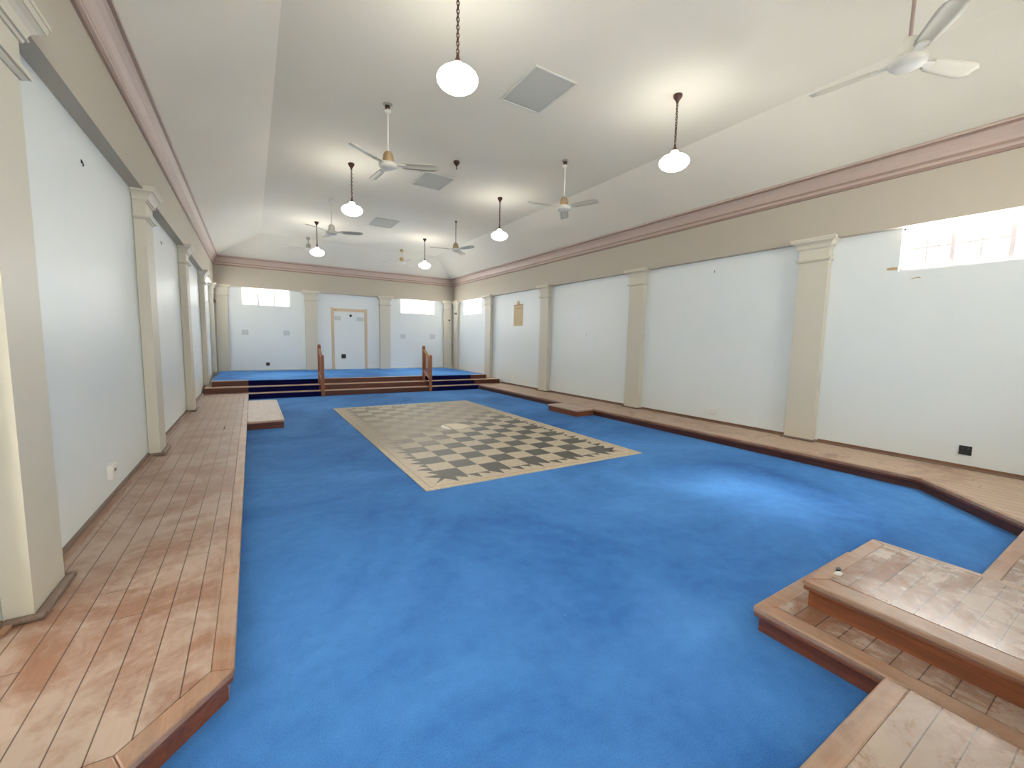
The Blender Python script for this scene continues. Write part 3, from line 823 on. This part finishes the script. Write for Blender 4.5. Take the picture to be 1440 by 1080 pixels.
# ------------------------------------------------------------------ sealed doorway on the far wall
df = thing('door_frame', 'bare pale timber frame left round the sealed doorway on the far wall', 'door frame', (1.99, YF, SZ))
y0 = YF-.012
MB().prism([(1.585, SZ), (1.665, SZ), (1.648, .33), (1.648, 1.712), (1.585, 1.712), (1.592, .33)], 0, 1).xf(lambda x, z, t: (x, YF-.014*t, z)).build('jamb', 'rawwood', df)
MB().prism([(2.322, SZ), (2.41, SZ), (2.392, .33), (2.398, 1.712), (2.334, 1.712), (2.334, .33)], 0, 1).xf(lambda x, z, t: (x, YF-.014*t, z)).build('jamb', 'rawwood', df)
MB().box((1.648, y0, 1.632), (2.334, YF, 1.70)).build('head', 'rawwood', df)
MB().box((1.66, y0-.001, 1.64), (1.70, YF, 1.672)).box((2.26, y0-.001, 1.66), (2.275, YF, 1.675)).build('nail_block', 'tan_dark', df)

def patch(x0, x1, z0, z1, lab, grp):
    r = thing('plaster_patch', lab, 'wall patch', ((x0+x1)/2, YF, z0), grp)
    MB().box((x0, YF-.004, z0), (x1, YF, z1)).build('plate', 'patch', r)
    b = MB(); w_ = .004; g = .012
    for a, c in (((x0+g, z0+g), (x1-g, z0+g+w_)), ((x0+g, z1-g-w_), (x1-g, z1-g)), ((x0+g, z0+g), (x0+g+w_, z1-g)), ((x1-g-w_, z0+g), (x1-g, z1-g))):
        b.box((a[0], YF-.0055, a[1]), (c[0], YF-.003, c[1]))
    m_ = (z0+z1)/2
    b.box((x0+g, YF-.0055, m_-.003), (x1-g, YF-.003, m_+.003))
    b.build('outline', 'patchline', r)
G = 'grey patches on the far wall'
patch(-.176, -.05, 1.03, 1.145, 'small grey square patch under the left far window, nearer the left corner', G)
patch(.60, .73, 1.042, 1.15, 'small grey square patch left of the left far pilaster', G)
patch(3.215, 3.35, 1.025, 1.138, 'small grey square patch right of the right far pilaster', G)
patch(4.0, 4.14, 1.028, 1.155, 'small grey square patch near the far right corner pilasters', G)
patch(1.662, 1.80, 1.42, 1.522, 'grey patch inside the sealed doorway at its upper left', G)
patch(2.155, 2.32, 1.42, 1.515, 'grey patch inside the sealed doorway at its upper right', G)
MB_k = MB().lathe([(.030, 0), (.030, .010), (.022, .020), (.008, .026)], n=18).xf(lambda x, y, z: (2.02+x, YF-z, 1.541+y))
tag(MB_k.build('round_fitting', 'black'), 'round black fitting at the top of the sealed doorway', 'wall fitting')
bk = MB().lathe([(.022, 0), (.022, .008), (.010, .016)], n=16).xf(lambda x, y, z: (4.51+x, BF-z, 1.541+y))
tag(bk.build('round_fitting', 'black'), 'round black fitting on the far right corner pilaster', 'wall fitting')
tag(MB().box((FL, 10.30, 1.665), (FL+.035, 10.40, 1.715)).build('bracket_block', 'brownblk', bevel=.004), 'small brown block on the far left corner pilaster', 'block')
tag(MB().box((FR-.035, 10.24, 1.69), (FR, 10.32, 1.735)).build('bracket_block', 'brownblk', bevel=.004), 'small brown block on the far right corner pilaster', 'block')

# ------------------------------------------------------------------ sockets and plates
def socket(c, axis, sgn, wdt, hgt, mats, lab, gang=2):
    """axis: wall normal axis; sgn: direction into the room"""
    r = thing('wall_socket', lab, 'socket', c, 'wall sockets')
    def f(u, v, z): return (c[0]+sgn*v, c[1]+u, c[2]+z) if axis == 'x' else (c[0]+u, c[1]+sgn*v, c[2]+z)
    MB().box((-wdt/2, 0, -hgt/2), (wdt/2, .010, hgt/2)).xf(f).build('plate', mats[0], r, bevel=.003)
    for k in range(gang):
        u = 0 if gang == 1 else (-.25+.5*k)*wdt
        MB().box((u-.008, .010, hgt*.12), (u+.008, .0135, hgt*.34)).xf(f).build('switch', mats[1], r)
        hb = MB()
        for du, dz in ((0, .0), (-.006, -.012), (.006, -.012)): hb.box((u+du-.002, .0098, dz-hgt*.12-.002), (u+du+.002, .0108, dz-hgt*.12+.004))
        hb.xf(f).build('pin_hole', mats[2], r)
BK = ('black', 'blackhi', 'blackhi'); WH = ('plastic', 'plastic', 'black')
socket((XR, .842, .235), 'x', -1, .070, .070, BK, 'black double socket low on the right wall under the large window')
socket((.284, YF, .412), 'y', -1, .070, .068, BK, 'black socket low on the far wall under the left window')
socket((1.846, YF, .58), 'y', -1, .10, .098, BK, 'black square socket inside the sealed doorway')
socket((XR, 7.49, .212), 'x', -1, .060, .062, WH, 'small white socket on the right wall below the tablet mark', 1)
# rounded plug-in box on the right wall, and a tapered one on the left wall
r = thing('wall_socket', 'white rounded socket box low on the right wall between the two nearest pilasters', 'socket', (XR, 2.95, .22), 'wall sockets')
MB().lathe([(.036, 0), (.036, .012), (.030, .016)], n=22).xf(lambda x, y, z: (XR-z, 2.955+x, .221+y)).build('back_plate', 'plastic', r)
MB().box((XR-.034, 2.912, .194), (XR-.012, 2.965, .250)).build('housing', 'plastic', r, bevel=.006)
MB().box((XR-.0355, 2.935, .232), (XR-.033, 2.945, .240)).build('pin_hole', 'brownblk', r)
r = thing('wall_socket', 'white tapered socket box low on the left wall between the two nearest pilasters', 'socket', (XL, 3.05, .245), 'wall sockets')
MB().add([(XL, 3.012, .205), (XL, 3.082, .205), (XL, 3.098, .288), (XL, 3.005, .288), (XL+.022, 3.025, .205), (XL+.022, 3.07, .205), (XL+.028, 3.088, .288), (XL+.028, 3.015, .288)],
         [(3, 2, 1, 0), (4, 5, 6, 7), (0, 1, 5, 4), (1, 2, 6, 5), (2, 3, 7, 6), (3, 0, 4, 7)]).build('housing', 'plastic', r, bevel=.004)
MB().box((XL+.0255, 3.04, .25), (XL+.029, 3.06, .265)).build('pin_hole', 'skirt', r)

# picture hooks
def hook(x, y, z, sgn, lab):
    b = MB().box((x, y-.004, z-.004), (x+sgn*.003, y+.004, z+.012))
    b.tube([(x+sgn*.003, y, z+.006), (x+sgn*.007, y, z-.004), (x+sgn*.008, y, z-.014), (x+sgn*.004, y, z-.018)], .0024, 6)
    tag(b.build('picture_hook', 'black'), lab, 'hook', 'picture hooks')
hook(XL, 2.99, 1.845, 1, 'dark hook high on the left wall between the two nearest pilasters')
hook(XL, 5.152, 1.856, 1, 'dark hook high on the left wall between the second and third pilasters')
hook(XR, 3.048, 1.879, -1, 'dark hook high on the right wall between the two nearest pilasters')
hook(XR, 5.245, 1.153, -1, 'small dark hook at mid height on the right wall, behind the small side step')

# ghost of a wall tablet on the right wall
tp = thing('tablet_mark', 'pale tan tablet-shaped mark with a round top on the right wall', 'wall mark', (XR, 7.35, 1.33))
MB().box((XR-.004, 7.175, 1.335), (XR, 7.52, 1.765)).build('panel', 'tan_patch', tp)
MB().box((XR-.006, 7.172, 1.752), (XR-.001, 7.525, 1.768)).box((XR-.006, 7.24, 1.69), (XR-.001, 7.44, 1.70)).build('edge_line', 'tan_dark', tp)
MB().lathe([(.058, 0), (.058, .004), (.05, .005)], n=22).xf(lambda x, y, z: (XR-z, 7.355+x, 1.79+max(-.022, y))).build('crest', 'tan_patch', tp)

# chips in the paint by the large right window
tag(MB().prism([(1.375, 1.676), (1.445, 1.684), (1.44, 1.70), (1.40, 1.704), (1.372, 1.698)], 0, 1).xf(lambda y, z, t: (XR-.004*t, y, z)).build('paint_chip', 'tan_dark'),
    'brown chip in the wall at the lower left corner of the large right window', 'paint chip')
tag(MB().prism([(1.215, 1.592), (1.245, 1.596), (1.285, 1.590), (1.26, 1.600), (1.225, 1.604)], 0, 1).xf(lambda y, z, t: (XR-.004*t, y, z)).build('paint_chip', 'tan_dark'),
    'thin brown chip just below the large right window', 'paint chip')

# scraps
def scrap(name, c, s, mats, lab, seed):
    rnd = random.Random(seed); r = thing(name, lab, 'scrap', c)
    for k in range(3):
        b = MB(); n = 6; cx, cy = c[0]+rnd.uniform(-s, s)*.7, c[1]+rnd.uniform(-s, s)*.5
        rr = s*rnd.uniform(.3, .6)
        poly = [(cx+rr*math.cos(2*PI*i/n)*rnd.uniform(.6, 1.3), cy+rr*.6*math.sin(2*PI*i/n)*rnd.uniform(.6, 1.3)) for i in range(n)]
        b.prism(poly, c[2], c[2]+.002+.003*k); b.build('flake', mats[k % len(mats)], r)
scrap('debris_scrap', (1.80, .59, .185), .034, ['plastic', 'plastic', 'black'], 'black and white scrap lying on the upper step of the dais', 3)
b = MB().tube([(-.262, 4.93, PH+.004), (-.255, 5.05, PH+.004)], .004, 6)
tag(b.build('wood_splinter', 'black'), 'thin dark splinter lying on the left plank platform', 'scrap')
